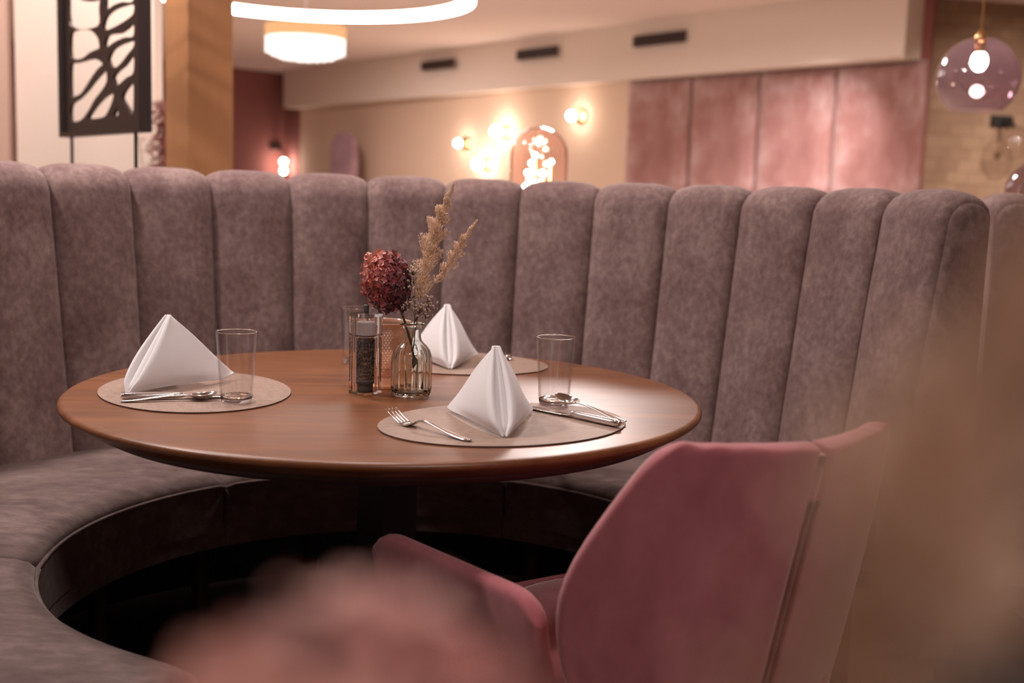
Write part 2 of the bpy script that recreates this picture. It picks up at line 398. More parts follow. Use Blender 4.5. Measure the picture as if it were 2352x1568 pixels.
# ------------------------------------------------------------------ far room: vents, velvet panels, lamps
FA = Vector((-2.217, 16.223)); FD = Vector((3.906, 7.169)); fd = (FD-FA).normalized(); fn = Vector((-fd.y, fd.x))
if fn.dot(Vector((0, -1))) < 0: fn = -fn
vr = None
for (x0, y0, x1, y1, lab) in ((-.052, 12.915, .346, 12.338, 'dark slotted air vent in the soffit, leftmost and farthest of the three'),
                         (1.048, 11.318, 1.452, 10.732, 'dark slotted air vent in the soffit, middle one of the three'),
                         (2.121, 9.76, 2.534, 9.162, 'dark slotted air vent in the soffit, rightmost and nearest of the three')):
    a = Vector((x0, y0)); b = Vector((x1, y1)); c = (a+b)/2+fn*.012; l = .70; ang = math.atan2(fd.y, fd.x)
    if vr is None:
        vr = thing('ceiling_vent', lab, 'air vent', (c.x, c.y, 2.72), ang, 'air vents in the soffit')
        f = MB(); hh = .045
        f.box((0, 0, hh), (l/2, .012, .010)).box((0, 0, -hh), (l/2, .012, .010)).box((-l/2, 0, 0), (.010, .012, hh+.01)).box((l/2, 0, 0), (.010, .012, hh+.01))
        f.build('frame', M_vent, vr, smooth=False)
        for k in (-1, 0, 1):
            MB().box((0, -.004, k*.026), (l/2, .006, .007)).build('slat', M_vent, vr, smooth=False)
        MB().box((0, .006, 0), (l/2, .003, hh)).build('backing', M_black, vr, smooth=False)
    else:
        dup(vr, (c.x, c.y, 2.72), ang, lab)

# padded velvet wall panels
pd = (PCc-PB); pl_ = pd.length; pd = pd/pl_; pn = Vector((-pd.y, pd.x))
if pn.dot(Vector((0, -1))) < 0: pn = -pn
cuts = [0, .258, .50, .745, 1.0]
labs = ['padded dusty rose velvet wall panel beside the beige wall', 'padded dusty rose velvet wall panel, second from the beige wall',
        'padded dusty rose velvet wall panel, third from the beige wall', 'padded dusty rose velvet wall panel nearest the stone wall']
for i in range(4):
    w = (cuts[i+1]-cuts[i])*pl_; c = PB+pd*(cuts[i]+cuts[i+1])/2*pl_+pn*.005
    def pf(a, b_):
        u = -1+2*a/24; v_ = -1+2*b_/24
        e = (1-abs(u)**10)*(1-abs(v_)**16)
        return (u*(w/2-.004), -.05*max(e, 0)**.5, 1.35+v_*1.0)
    o = MB().grid(25, 25, lambda a, b_: pf(a, b_)).build('velvet_wall_panel', M_panelv, loc=(c.x, c.y, 0), rz=math.atan2(pd.y, pd.x), solid=.004, off=-1)
    tag(o, labs[i], 'wall panel', 'velvet wall panels')

def campos(x, y, s):
    r = Fw+Rr*(x-1176)/CAM_F+Ur*(784-y)/CAM_F
    return CP+r*s
# wall sconces: round brass plate, short arm, opal globe
def sconce(p, n2, r, lab, name='wall_sconce', lit=True, dark=False, group='globe sconces on the beige wall'):
    ang = math.atan2(n2.y, n2.x)-pi/2       # local +y points away from the wall
    t = thing(name, lab, 'wall lamp', p, ang, group)
    m = M_black if dark else M_brass
    def ly(prof, nm, mm):   # lathe about local y
        mb = MB().lathe(prof, 32); mb.v = [(x, z, y) for x, y, z in mb.v]; return mb.build(nm, mm, t)
    ly([(.001, .0), (.09, .0), (.09, .018), (.075, .026), (.001, .026)], 'wall_plate', m)
    ly([(.018, .02), (.018, .08), (.03, .085), (.03, .10), (.001, .10)], 'arm', m)
    MB().sphere((0, .09+r, 0), r).build('globe', M_bulb_s if lit else M_unlit, t)
    return t
wn = Vector((-(PA-PB).normalized().y, (PA-PB).normalized().x))
if wn.dot(Vector((0, -1))) < 0: wn = -wn
def onwall(x, y, P0, nrm, off=.0):
    r = Fw+Rr*(x-1176)/CAM_F+Ur*(784-y)/CAM_F
    P0 = Vector((P0.x, P0.y, 0)); nn = Vector((nrm.x, nrm.y, 0))
    return CP+r*(((P0-CP).dot(nn)+off)/r.dot(nn))
for (x, y, rr, lab) in ((1072, 330, .042, 'lit globe wall lamp on beige wall, leftmost of the four'), (1163, 304, .062, 'lit globe wall lamp with brass plate, above the lowest one on the beige wall'),
                    (1120, 378, .060, 'lit globe wall lamp with brass plate, lowest of the four on the beige wall'), (1335, 268, .048, 'lit globe wall lamp on beige wall, highest and rightmost')):
    p = onwall(x, y, PB, wn, .003)
    sconce(p, wn, rr, lab)
# sconce with clear globe on the wine wall
def clear_sconce(p, n2, lab, r, bulb, both=True):
    ang = math.atan2(n2.y, n2.x)-pi/2
    t = thing('globe_sconce', lab, 'wall lamp', p, ang, 'clear globe sconces with black arms')
    MB().box((0, .02, .0), (.10, .02, .045)).build('wall_plate', M_black, t, bevel=.004, smooth=False)
    MB().tube([(0, .03, 0), (0, .16, -.02), (.0, .20, -.06)], .015, 8).build('arm', M_black, t)
    MB().sphere((0, .22, -.06-r), r, 28, 18).build('globe', M_clear, t)
    MB().sphere((0, .22, -.06-r*.8), r*.21).build('bulb', bulb, t)
    if both: MB().sphere((0, .22, -.06-r*1.45), r*.19).build('bulb', bulb, t)
    return t
w2 = Vector((.704, -.710))
p = onwall(632, 337, Vector((-2.25, 16.75)), w2, .003)
clear_sconce(p, w2, 'lit clear globe wall lamp with black bracket on the wine red wall', .22, M_bulb_s)
st = Vector((.151, -.989))
p = onwall(2298, 278, Vector((4.10, 7.62)), st, .003)
clear_sconce(p, st, 'unlit clear globe wall lamp with black bracket on the sandstone wall', .14, M_unlit, False)

# ring lamp
RC = Vector((-.897, 6.842, 2.60)); RR = 1.246
ring = thing('ring_lamp', 'large glowing white ring lamp hanging from the ceiling', 'ceiling lamp', RC)
def rf(i, j, rr, hw, hh):
    a = 2*pi*i/96; q = [(-hw, -hh), (hw, -hh), (hw, hh), (-hw, hh)][j]
    return ((rr+q[0])*cos(a), (rr+q[0])*sin(a), q[1])
MB().grid(96, 4, lambda i, j: rf(i, j, RR, .034, .034), cu=True, cv=True).build('diffuser', M_ring, ring)
MB().grid(96, 4, lambda i, j: (rf(i, j, RR, .036, .006)[0], rf(i, j, RR, .036, .006)[1], rf(i, j, RR, .036, .006)[2]+.041), cu=True, cv=True).build('housing', M_brass, ring)
for k in range(3):
    a = 2*pi*k/3+.5
    MB().tube([(RR*cos(a), RR*sin(a), .045), (RR*cos(a), RR*sin(a), CEIL-2.60-.001)], .002, 6).build('suspension_wire', M_steel, ring)
# crystal drum chandelier
cp = campos(702, 100, 8.6)
ch = thing('crystal_chandelier', 'round drum chandelier with amber band and bright hanging crystals', 'ceiling lamp', (cp.x, cp.y, cp.z))
MB().lathe([(.298, .035), (.300, .125), (.294, .125), (.292, .035)], 64, cap0=False, cap1=False).build('amber_band', M_shade, ch)
MB().lathe([(.001, .11), (.29, .11), (.29, .118), (.001, .118)], 48).build('top_plate', M_brass, ch)
cb = MB()
for k in range(420):
    a = k*2.39996; r = .29*math.sqrt((k+.5)/420); z0 = .10; zz = -.10+.055*(r/.29)**3-random.random()*.02
    z = z0
    for q in range(5):
        zc = lerp(.06, zz, q/4)
        cb.add([(r*cos(a)+.010, r*sin(a), zc), (r*cos(a), r*sin(a)+.010, zc), (r*cos(a)-.010, r*sin(a), zc), (r*cos(a), r*sin(a)-.010, zc), (r*cos(a), r*sin(a), zc+.014), (r*cos(a), r*sin(a), zc-.016)],
               [(0, 1, 4), (1, 2, 4), (2, 3, 4), (3, 0, 4), (1, 0, 5), (2, 1, 5), (3, 2, 5), (0, 3, 5)])
cb.build('crystals', M_crystal, ch, smooth=False)['kind'] = 'stuff'
MB().tube([(0, 0, .118), (0, 0, CEIL-cp.z-.03)], .006, 8).build('cord', M_unlit, ch)
MB().lathe([(.001, CEIL-cp.z-.001), (.06, CEIL-cp.z-.001), (.05, CEIL-cp.z-.03), (.001, CEIL-cp.z-.03)], 24).build('ceiling_rose', M_brass, ch)

# smoked glass pendant
def pendant(pos, r, lab, lit=True, name='glass_pendant'):
    t = thing(name, lab, 'pendant lamp', pos, 0, 'smoked glass globe pendants')
    prof = [(r*sin(a), -r*cos(a)) for a in [radians(d) for d in range(38, 172, 4)]]
    MB().lathe(prof, 64, cap0=False, cap1=False).build('glass_shade', M_smoke, t)
    MB().lathe([(.001, r*.88), (.024, r*.88), (.026, r*.97), (.020, r*1.06), (.010, r*1.18), (.001, r*1.2)], 24).build('lamp_holder', M_brass, t)
    MB().lathe([(.018, r*.52), (.022, r*.9), (.001, r*.9)], 20).build('socket', M_brass, t)
    MB().sphere((0, 0, r*.42), (.033, .033, .042)).build('bulb', M_bulb if lit else M_unlit, t)
    MB().tube([(0, 0, r*1.19), (0, 0, CEIL-pos[2]-.02)], .0035, 8).build('cord', M_brass, t)
    MB().lathe([(.001, CEIL-pos[2]-.001), (.05, CEIL-pos[2]-.001), (.045, CEIL-pos[2]-.025), (.001, CEIL-pos[2]-.025)], 24).build('ceiling_rose', M_brass, t)
pp = campos(2246, 180, 4.9); pendant(pp, .170, 'lit smoky plum glass globe pendant hanging before the stone wall')
pp = campos(2378, 440, 5.2); pendant(pp, .13, 'smaller smoky glass globe pendant cut by the right picture edge', False)

# blush bell jar lamp on a slim stand behind the sofa
dp = campos(1236, 430, 5.0)
dl = thing('dome_lamp', 'blush pink glass dome lamp glowing behind the middle of the sofa', 'lamp', (dp.x, dp.y, 0))
zb_ = dp.z-.10; R_ = .125; hc = .10+campos(1236, 291, 5.0).z-dp.z-R_
prof = [(R_, 0), (R_, hc)]+[(R_*cos(radians(d)), hc+R_*sin(radians(d))) for d in range(6, 90, 6)]+[(.0005, hc+R_)]
gl = MB().lathe(prof, 64, cap0=False, cap1=False); gl.v = [(x, y, z+zb_) for x, y, z in gl.v]; gl.build('glass_dome', M_blush, dl)
MB().lathe([(.001, zb_-.03), (.135, zb_-.03), (.14, zb_-.012), (.135, zb_), (.001, zb_)], 48).build('tray', M_brass, dl)
MB().lathe([(.18, 0), (.18, .02), (.02, .03), (.014, .06), (.014, zb_-.03), (.001, zb_-.03)], 40).build('stand', M_brass, dl)
for bx, by, bz, br in ((-.045, -.02, .065, .026), (.04, -.03, .055, .026), (0, .04, .06, .026), (-.01, -.05, .085, .022), (.065, .02, .05, .016), (-.07, .02, .03, .018), (.05, -.03, .20, .010), (-.05, -.02, .15, .011), (-.02, -.03, .225, .010), (.02, .02, .145, .015), (-.03, .01, .19, .012)):  # small high bulbs are added glints, standing in for reflections in the glass
    MB().tube([(bx, by, zb_), (bx, by, zb_+bz)], .006, 8).build('bulb_stem', M_brass, dl)
    MB().sphere((bx, by, zb_+bz+br), br, 16, 10).build('bulb', M_bulb_s, dl)

# arched plum velvet high back chair far behind
ap = onwall(790, 400, PB, wn, .35)
ac = thing('arched_chair', 'plum velvet armchair with tall arched back by the beige wall', 'armchair', (ap.x, ap.y, 0), math.atan2(wn.y, wn.x)+pi/2)
topz = onwall(790, 306, PB, wn, .35).z; hw = .30
def arch(i, j):
    a = pi*i/32; z = topz-hw
    s_ = [1, 1, .96, .96][j]; yv = [.0, -.07, -.09, .02][j]
    return (-hw*cos(a)*s_, yv, z+hw*sin(a)*s_)
ab = MB(); ptsA = [(-hw, .25)]+[(-hw*cos(pi*i/32), topz-hw+hw*sin(pi*i/32)) for i in range(33)]+[(hw, .25)]
n_ = len(ptsA)
ab.add([(x, .04, z) for x, z in ptsA]+[(x, -.05, z) for x, z in ptsA], [tuple(range(n_)), tuple(range(n_, 2*n_))[::-1]]+[(i, (i+1) % n_, n_+(i+1) % n_, n_+i) for i in range(n_)][:])
ab.build('backrest', M_purple, ac, smooth=False, bevel=.02)
MB().box((0, -.32, .36), (.30, .27, .09)).build('seat', M_purple, ac, smooth=False, bevel=.03)
for sx in (-1, 1):
    for sy in (-.52, -.06): MB().tube([(sx*.24, sy, .27), (sx*.26, sy, 0)], [.018, .012], 10).build('leg', M_legwood, ac)

# dried flowers in a tall floor vase between partition and pillar
dv = campos(366, 330, 5.6)
fv = thing('floor_vase', 'tall floor vase of dried rosy grass between screen and wooden pillar', 'vase', (dv.x-.01, dv.y, 0))
MB().lathe([(.001, 0), (.09, 0), (.12, .2), (.09, .55), (.05, .75), (.06, .8), (.05, .8), (.04, .74), (.001, .1)], 32).build('vase_body', M_grey, fv)
pb = MB()
for k in range(9):
    a = random.random()*6.28; tx, ty = .07*cos(a)-.02, .07*sin(a); h = random.uniform(1.25, 1.45)
    pb.tube([(0, 0, .5), (tx*.4, ty*.4, .9), (tx, ty, h)], .0018, 5)
pb.build('stems', M_stemlight, fv)
pb = MB()
for k in range(900):
    c = Vector((random.gauss(.03, .032), random.gauss(0, .05), random.uniform(1.05, 1.52)))
    d = Vector((random.gauss(0, 1), random.gauss(0, 1), random.gauss(.6, .6))).normalized()*.022; s_ = d.cross(Vector((random.random(), random.random(), random.random()))).normalized()*.006
    pb.add([c-d, c+s_, c+d, c-s_], [(0, 1, 2, 3)], tone=random.random())
pb.build('dried_blooms', M_petal_near, fv, smooth=False, tone=True)

# ------------------------------------------------------------------ curved banquettes
def banquette(name, label, cx, cy, ph0, dl_, k0, k1, Rt=1.212, Rb=1.119, zt=1.150, zs=.459, ri=.635, a_end=None, seams=(), a0=None, a1=None, group=None, detail=True, mir=1):
    t = thing(name, label, 'sofa', (cx, cy, 0), 0, group)
    P = lambda r, a, z: (r*sin(a)*mir, r*cos(a), z)
    # side profile of the padded back, (r, z) with outward normal towards the sitter / up / out
    prof = []
    zb = zs-.10
    slope = (Rt-Rb)/(zt-zs)
    for q in range(15):
        z = lerp(zb, zt-.045, q/14); prof.append((Rb+(z-zs)*slope, z))
    rc = .052; c = (prof[-1][0]+rc, zt-.050)
    for q in range(1, 10):
        a = pi-pi*q/10; prof.append((c[0]+rc*cos(a), c[1]+rc*sin(a)*.95))
    ro = c[0]+rc
    for z in (zt-.06, .9, .6, .3, .13): prof.append((ro, z))
    m = len(prof)
    nrm = []
    for q in range(m):
        p0 = prof[max(q-1, 0)]; p1 = prof[min(q+1, m-1)]
        d = Vector((p1[0]-p0[0], p1[1]-p0[1])).normalized(); nrm.append((-d.y, d.x))
    us = [-cos(pi*q/20) for q in range(21)]
    for k in range(k0, k1):
        aa = ph0+k*dl_; ab_ = aa+dl_
        if a_end and k == k1-1: ab_ = a_end
        def fn_(i, j):
            u = us[i]; a = lerp(aa, ab_, (u+1)/2)
            r, z = prof[j]; nx, nz_ = nrm[j]
            b = .034*max(0, (1-abs(u)**3.2))**.55
            if j > 22: b *= max(0, 1-(j-22)/3)
            wob = .002*noise.noise(Vector((a*6, z*5, k*3.1)))
            return P(r+nx*(b+wob), a, z+nz_*b*.86)
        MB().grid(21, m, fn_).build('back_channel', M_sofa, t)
    A0, A1 = ph0+k0*dl_, (a_end or ph0+k1*dl_)
    # end caps of the back
    for ae, sg in ((A0, -1), (A1, 1)):
        mb = MB(); nn = 10
        inner = [p for p in prof]
        cen = [((Rb+(max(min(z, zt-.05), zb)-zs)*slope)+ro)/2 for r, z in inner]
        def ec(i, j):
            r, z = inner[j]; f = i/nn
            rr_ = lerp(r, cen[j], f); zz = z if j < 14 or j > 24 else lerp(z, zt-.07, f*.8)
            return P(rr_, ae+sg*(.016*math.sqrt(max(0, 1-(1-f)**2)))/1.2, zz)
        mb.grid(nn+1, m, ec)
        mb.build('back_end_panel', M_sofa, t)
    # upholstered base under the back, plinth board
    S0 = A0 if a0 is None else a0; S1 = A1 if a1 is None else a1
    def ring_seg(nm, r0, r1, z0, z1, b0, b1, mt, n=48, bev=.0, par=t):
        mb = MB(); q = [(r0, z0), (r1, z0), (r1, z1), (r0, z1)]
        mb.grid(n+1, 4, lambda i, j: P(q[j][0], lerp(b0, b1, i/n), q[j][1]), cv=True)
        L_ = len(mb.v); mb.f.append((3, 2, 1, 0)); mb.f.append((L_-4, L_-3, L_-2, L_-1))
        return mb.build(nm, mt, par, smooth=False, bevel=bev)
    ring_seg('back_base', Rb+.03, ro-.003, .13, zs+.1, A0+.01, A1-.012, M_sofa)
    # seat cushions: crowned top, piped front edge
    cuts_ = [S0]+[s for s in seams if S0 < s < S1]+[S1]
    for q in range(len(cuts_)-1):
        b0, b1 = cuts_[q]+.0015, cuts_[q+1]-.0015
        sp = [(ri, .33), (ri, .36), (ri-.002, zs-.03), (ri+.002, zs-.012), (ri+.012, zs-.002), (ri+.035, zs+.006), (ri+.12, zs+.014), (ri+.25, zs+.014), (ri+.38, zs+.008), (Rb-.02, zs-.002), (Rb+.03, zs-.02), (Rb+.03, .33)]
        n = 40
        def sf(i, j):
            f = i/n; e = min(f, 1-f)*(b1-b0)*.9
            d = .010*math.exp(-e/.012)+.007*math.exp(-e/.05)
            r, z = sp[j]
            if 2 <= j <= 10: z -= d*1.1
            if j <= 4: r += d*.7
            z += .0035*noise.noise(Vector((r*7, lerp(b0, b1, f)*7, 1.7))) if 4 < j < 10 else 0
            return P(r, lerp(b0, b1, f), z)
        ff = [0, .004, .012, .025]+[lerp(.04, .96, w/30) for w in range(31)]+[.975, .988, .996, 1]
        nn_ = len(ff)
        def sf2(i, j):
            f = ff[i]; e = min(f, 1-f)*(b1-b0)
            d = .012*math.exp(-e/.008)+.007*math.exp(-e/.05)
            r, z = sp[j]
            if 2 <= j <= 10: z -= d
            if j <= 5: r += d*.8
            if 4 < j < 10: z += .004*noise.noise(Vector((r*7, lerp(b0, b1, f)*7, 1.7)))
            return P(r, lerp(b0, b1, f), z)
        mb = MB().grid(nn_, len(sp), sf2)
        mb.f.append(tuple(range(len(sp)))); L_ = len(mb.v); mb.f.append(tuple(range(L_-len(sp), L_))[::-1])
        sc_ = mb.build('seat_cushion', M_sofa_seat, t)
        MB().tube([P(ri-.001+(.007 if w in (0, 36) else 0), lerp(b0, b1, w/36), zs-.022-(.006 if w in (0, 36) else 0)) for w in range(37)], .0042, 8).build('piping', M_sofa_seat, sc_)
        # front panel below
        ring_seg('front_panel', ri+.004, ri+.05, .290, .345, b0, b1, M_sofa_seat)
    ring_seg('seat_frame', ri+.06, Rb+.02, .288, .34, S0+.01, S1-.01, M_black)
    ring_seg('plinth', Rb-.06, ro-.02, .05, .288, S0+.03, S1-.16, M_black)  # black paints the shade on this length; same board as the beige end
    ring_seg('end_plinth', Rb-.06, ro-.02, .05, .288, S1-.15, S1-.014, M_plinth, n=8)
    if detail:
        nl = max(3, int((S1-S0)/.36))
        for q in range(nl):
            a = lerp(S0+.08, S1-.08, q/(nl-1)); x, y, _ = P(ri+.10, a, 0)
            MB().tube([(x, y, .008), (x, y, .29)], [.016, .022], 10).build('leg', M_legwood, t)
        for q in range(nl):
            a = lerp(S0+.08, S1-.08, q/(nl-1)); x, y, _ = P(ro-.07, a, 0)
            MB().tube([(x, y, .008), (x, y, .06)], [.018, .022], 10).build('leg', M_legwood, t)
    return t
R2 = radians
banquette('curved_banquette', 'mauve suede horseshoe banquette with vertical channelled back around the set table', .0056, -.0329, -.8299, .1837, -9, 12,
          a_end=1.3485+.02, seams=(R2(-157.3), R2(-99.2), R2(-38.43), R2(24.19), R2(70)), a0=R2(-157), a1=1.3485+.005)
banquette('curved_banquette', 'mauve suede banquette end just right of the set one, cut by right edge', 2.82, .42, -1.35, .1837, 0, 9,
          seams=(R2(-38), R2(24)), detail=True, zt=1.155)

# ------------------------------------------------------------------ round table
TZ = .75
tb = thing('round_table', 'round walnut restaurant table on a square black post, set for three', 'table', (0, 0, 0))
pr = [(.001, .718), (.562, .718), (.578, .724), (.592, .733), (.5985, .738), (.600, .742), (.5990, .7455), (.5955, .7485), (.590, .7497), (.001, .7500)]
MB().lathe(pr, 160).build('tabletop', M_table, tb)
MB().lathe([(.001, .700), (.535, .700), (.548, .707), (.548, .7178), (.001, .7178)], 120).build('underframe', M_legwood, tb)
MB().box((0, 0, .359), (.042, .042, .331), radians(38)).build('post', M_black, tb, smooth=False, bevel=.002)
MB().box((0, 0, .018), (.26, .26, .010), radians(38)).build('base_plate', M_black, tb, smooth=False, bevel=.003)
MB().box((0, 0, .695), (.16, .16, .005), radians(38)).build('mounting_plate', M_black, tb, smooth=False)

# placemats
matt = .0026; MZ = TZ+matt
def placemat(x, y, ang, label):
    mb = MB(); n = 120
    v = [(.225*cos(2*pi*i/n), .174*sin(2*pi*i/n)) for i in range(n)]
    o = MB().add([(a, b, matt) for a, b in v]+[(a, b, 0) for a, b in v], [tuple(range(n))]+[(i, n+i, n+(i+1) % n, (i+1) % n) for i in range(n)]+[tuple(range(n, 2*n))[::-1]])
    ob = o.build('placemat', M_mat, smooth=False, loc=(x, y, TZ), rz=ang)
    ob.data.materials.append(M_matedge)
    for p in ob.data.polygons:
        if len(p.vertices) == 4: p.material_index = 1
    return tag(ob, label, 'placemat', 'oval placemats')
placemat(.205, -.30, R2(31.6), 'oval beige leather placemat nearest the camera, under fork, napkin, knife and spoon')
placemat(-.36, -.042, R2(106.3), 'oval beige leather placemat on the left side of the table')
placemat(.125, .388, R2(-16), 'oval beige leather placemat on the far side of the table')

# ------------------------------------------------------------------ napkins
def napkin_mesh(th=38, side=.25, h=.130, back=.125, tipraise=0., seed=0, skew=0):
    F = Vector((0, -.13, 0)); th = radians(th)/2
    Lp = F+Vector((-sin(th), cos(th), 0))*side; Rp = F+Vector((sin(th), cos(th), 0))*side
    A = F+Vector((skew, back, h))
    w0 = .021
    cols = []
    # (kind, param): centre cross-section then flat sheets
    lip = [(0, -.001), (.22, .001), (.40, .0085), (.47, .0095), (.54, .003), (.66, -.007), (.84, -.0115), (1.05, -.008), (1.28, -.001)]
    K = 15
    def row(t):
        C = F.lerp(A, t); pts = []
        tt = max(0, min(1, t))
        prof = (math.sin(pi*min(1, (tt*.80+.07)))**.75)*(1-.62*tt)
        w = w0*prof*1.2*min(1, .35+tt*5); g = prof
        for side_, B in ((-1, Lp), (1, Rp)):
            Bt = B.lerp(A, t)
            d = (Bt-C); ln = d.length; dh = d.normalized() if ln > 1e-6 else Vector((side_, 0, 0))
            seq = []
            for a, b in lip:
                seq.append(C+Vector((side_*a*w, b*prof*1.1*min(1, .05+tt/.14), 0)))
            last = seq[-1]
            for q in range(1, K+1):
                s = q/K; base = last.lerp(Bt, s)
                nout = Vector((side_*.9, -.35, .35)).normalized()
                bl = .006*math.sin(pi*s)*math.sin(pi*min(1, t+.25))*(1-t*.6)-.0030*math.sin(2*pi*min(1, t**.9))*s**1.5
                base += nout*bl
                # soft turned-in corner
                if t < .12: base.z += .004*math.sin(pi*s)*(1-t/.12)
                seq.append(base)
            # rounded corner
            if t < .10:
                f = (1-t/.10)
                for q in (K-2, K-1, K):
                    idx = len(lip)+q-1; kk = (q-(K-3))/3
                    seq[idx] = seq[idx].lerp(seq[len(lip)+K-4], .35*f*kk*kk)+Vector((0, 0, .004*f*kk+tipraise*f*kk))
            pts.append(seq)
        return list(reversed(pts[0]))[:-1]+pts[1]
    ts = [0, .015, .04, .08, .13]+[lerp(.2, .9, q/12) for q in range(13)]+[.95, .98, .995]
    rows = [row(t) for t in ts]
    # bottom tip is rounded: pull first rows back
    mb = MB()
    for i, t in enumerate(ts):
        if t < .08:
            for q, p in enumerate(rows[i]):
                m = len(rows[i])//2; kk = max(0, 1-abs(q-m)/8)
                p.y += .010*kk*(1-t/.08)
    mb.grid(len(ts), len(rows[0]), lambda i, j: tuple(rows[i][j]))
    return mb
def napkin(loc, rz, label, **kw):
    o = napkin_mesh(**kw).build('folded_napkin', M_napkin, smooth=True, solid=.0024, sub=1, loc=(loc[0], loc[1], MZ+.0013), rz=rz)
    # place the front tip at loc
    f = Matrix.Rotation(rz, 3, 'Z') @ Vector((0, -.13, 0)); o.location = Vector((loc[0]-f.x, loc[1]-f.y, MZ+.0013))
    return tag(o, label, 'napkin', 'napkins folded as pyramids')
napkin((.197, -.428), R2(3), 'white linen napkin folded as a pyramid on the nearest placemat', skew=-.004)
napkin((-.471, -.106), R2(-24), 'white linen napkin folded as a pyramid on the left placemat, seen from its side', th=36, side=.262, h=.134, tipraise=.010)
napkin((.124, .273), R2(4), 'white linen napkin folded as a pyramid on the far placemat behind the vase', th=42)

# ------------------------------------------------------------------ tumblers
def tumbler(name='water_glass'):
    t = thing(name, 'x', 'drinking glass', (0, 0, 0), 0, 'clear water glasses')
    r0, r1, h = .0272, .0362, .126
    pr = [(r0+.0012, .012)]+[(lerp(r0+.0012, r1, (z-.012)/(h-.012)), z) for z in (.03, .06, .09, .115, h-.001)]+[(r1-.0002, h), (r1-.0012, h+.0003), (r1-.0018, h-.001)]
    pr += [(lerp(r0-.001, r1-.0018, (z-.012)/(h-.012)), z) for z in (.115, .09, .06, .03, .0125)]
    MB().lathe(pr, 64, cap0=False, cap1=False).build('glass_wall', M_tumbler, t)
    MB().lathe([(.0005, .001), (.020, .0012), (.0235, 0), (.0262, .0015), (r0, .005), (r0+.0011, .0118), (r0-.0012, .0125), (.020, .0098), (.0005, .0090)], 64).build('glass_base', M_glassbase, t)
    MB().tube([((r1-.0006)*cos(2*pi*i/64), (r1-.0006)*sin(2*pi*i/64), h) for i in range(65)], .0009, 6, cap=False).build('rim', M_glassbase, t)
    return t
g0 = tumbler(); g0.location = (.307, -.128, MZ+.0003); g0['label'] = 'clear water glass right of the nearest napkin'
dup(g0, (-.266, -.157, MZ+.0003), 0, 'clear water glass in front of the left napkin')
dup(g0, (-.085, .345, TZ), 0, 'clear water glass at the far side, blurred behind the pepper mill')

# ------------------------------------------------------------------ cutlery
def loft(mb, pts, n=10):   # pts: (x, z, half width, half thickness) along local x
    def fn_(i, j):
        x, z, w, th = pts[i]; a = 2*pi*j/n
        ca, sa = cos(a), sin(a)
        return (x, w*math.copysign(abs(ca)**.8, ca), z+th*math.copysign(abs(sa)**.8, sa))
    o = len(mb.v); mb.grid(len(pts), n, fn_, cv=True)
    mb.f.append(tuple(o+j for j in range(n))[::-1]); mb.f.append(tuple(o+(len(pts)-1)*n+j for j in range(n)))
    return mb
def fork(label):
    t = thing('dinner_fork', label, 'fork', (0, 0, 0), 0, 'steel forks')
    loft(MB(), [(0, .0030, .003, .001), (.004, .0026, .0075, .0020), (.02, .0024, .0088, .0019), (.05, .0050, .0068, .0019), (.08, .0100, .0044, .0021), (.105, .0140, .0034, .0024), (.122, .0135, .0036, .0023), (.130, .0105, .0050, .0018)]).build('handle', M_steel, t, sub=1)
    hd = MB(); loft(hd, [(.128, .0112, .0046, .0018), (.136, .0065, .0095, .0013), (.144, .0030, .0118, .0011), (.152, .0019, .0120, .0010), (.160, .0026, .0120, .0010)])
    hd.build('fork_head', M_steel, t, sub=1)
    for k in range(4):
        y = (k-1.5)*.0066
        mb = MB(); pts = [(.158, .0024, 1, 1), (.168, .0052, .9, 1), (.180, .0105, .8, .9), (.192, .0170, .65, .8), (.202, .0228, .35, .6)]
        mb.tube([(p[0], y*(1+.04*i), p[1]) for i, p in enumerate(pts)], [(.0017*p[2], .0011*p[3]) for p in pts], 8)
        mb.build('tine', M_steel, t)
    return t
def knife(label):
    t = thing('table_knife', label, 'knife', (0, 0, 0), 0, 'steel knives')
    loft(MB(), [(0, .0062, .0040, .0034), (.003, .0062, .0072, .0056), (.012, .0062, .0082, .0060), (.05, .0062, .0078, .0055), (.09, .0062, .0068, .0050), (.103, .0062, .0058, .0046), (.108, .0062, .0040, .0034)], 14).build('handle', M_steel, t, sub=1)
    loft(MB(), [(.105, .0055, .0042, .0022), (.112, .0040, .0070, .0010), (.13, .0035, .0088, .0008), (.17, .0032, .0095, .0007), (.205, .0030, .0092, .0006), (.222, .0028, .0070, .0005), (.230, .0027, .0020, .0004)], 8).build('blade', M_steel, t)
    return t
def spoon(label):
    t = thing('dessert_spoon', label, 'spoon', (0, 0, 0), 0, 'steel spoons')
    loft(MB(), [(0, .0030, .003, .001), (.004, .0026, .0070, .0018), (.02, .0026, .0078, .0017), (.05, .0060, .0058, .0017), (.085, .0100, .0034, .0020), (.108, .0105, .0030, .0021), (.118, .0088, .0048, .0014)]).build('handle', M_steel, t, sub=1)
    def bf(i, j):
        u = 1e-3+i/12*(1-1e-3); a = 2*pi*j/32
        r = u; x = .140+.027*r*cos(a); y = .0165*r*sin(a)*(1-.10*cos(a))
        return (x, y, .0015+.0095*r*r+.004*max(0, r*cos(a))*r)
    MB().grid(13, 32, bf, cv=True).build('spoon_bowl', M_steel, t, solid=.0011, off=0, sub=1)
    return t
def orient(o, tail, head, z=MZ+.0002, pitch=0):
    d = Vector(head)-Vector(tail); o.location = (tail[0], tail[1], z); o.rotation_euler = (0, -pitch, math.atan2(d.y, d.x)); return o
f1 = fork('steel dinner fork on the nearest placemat, left of its napkin'); orient(f1, (.142, -.462), (.042, -.344))
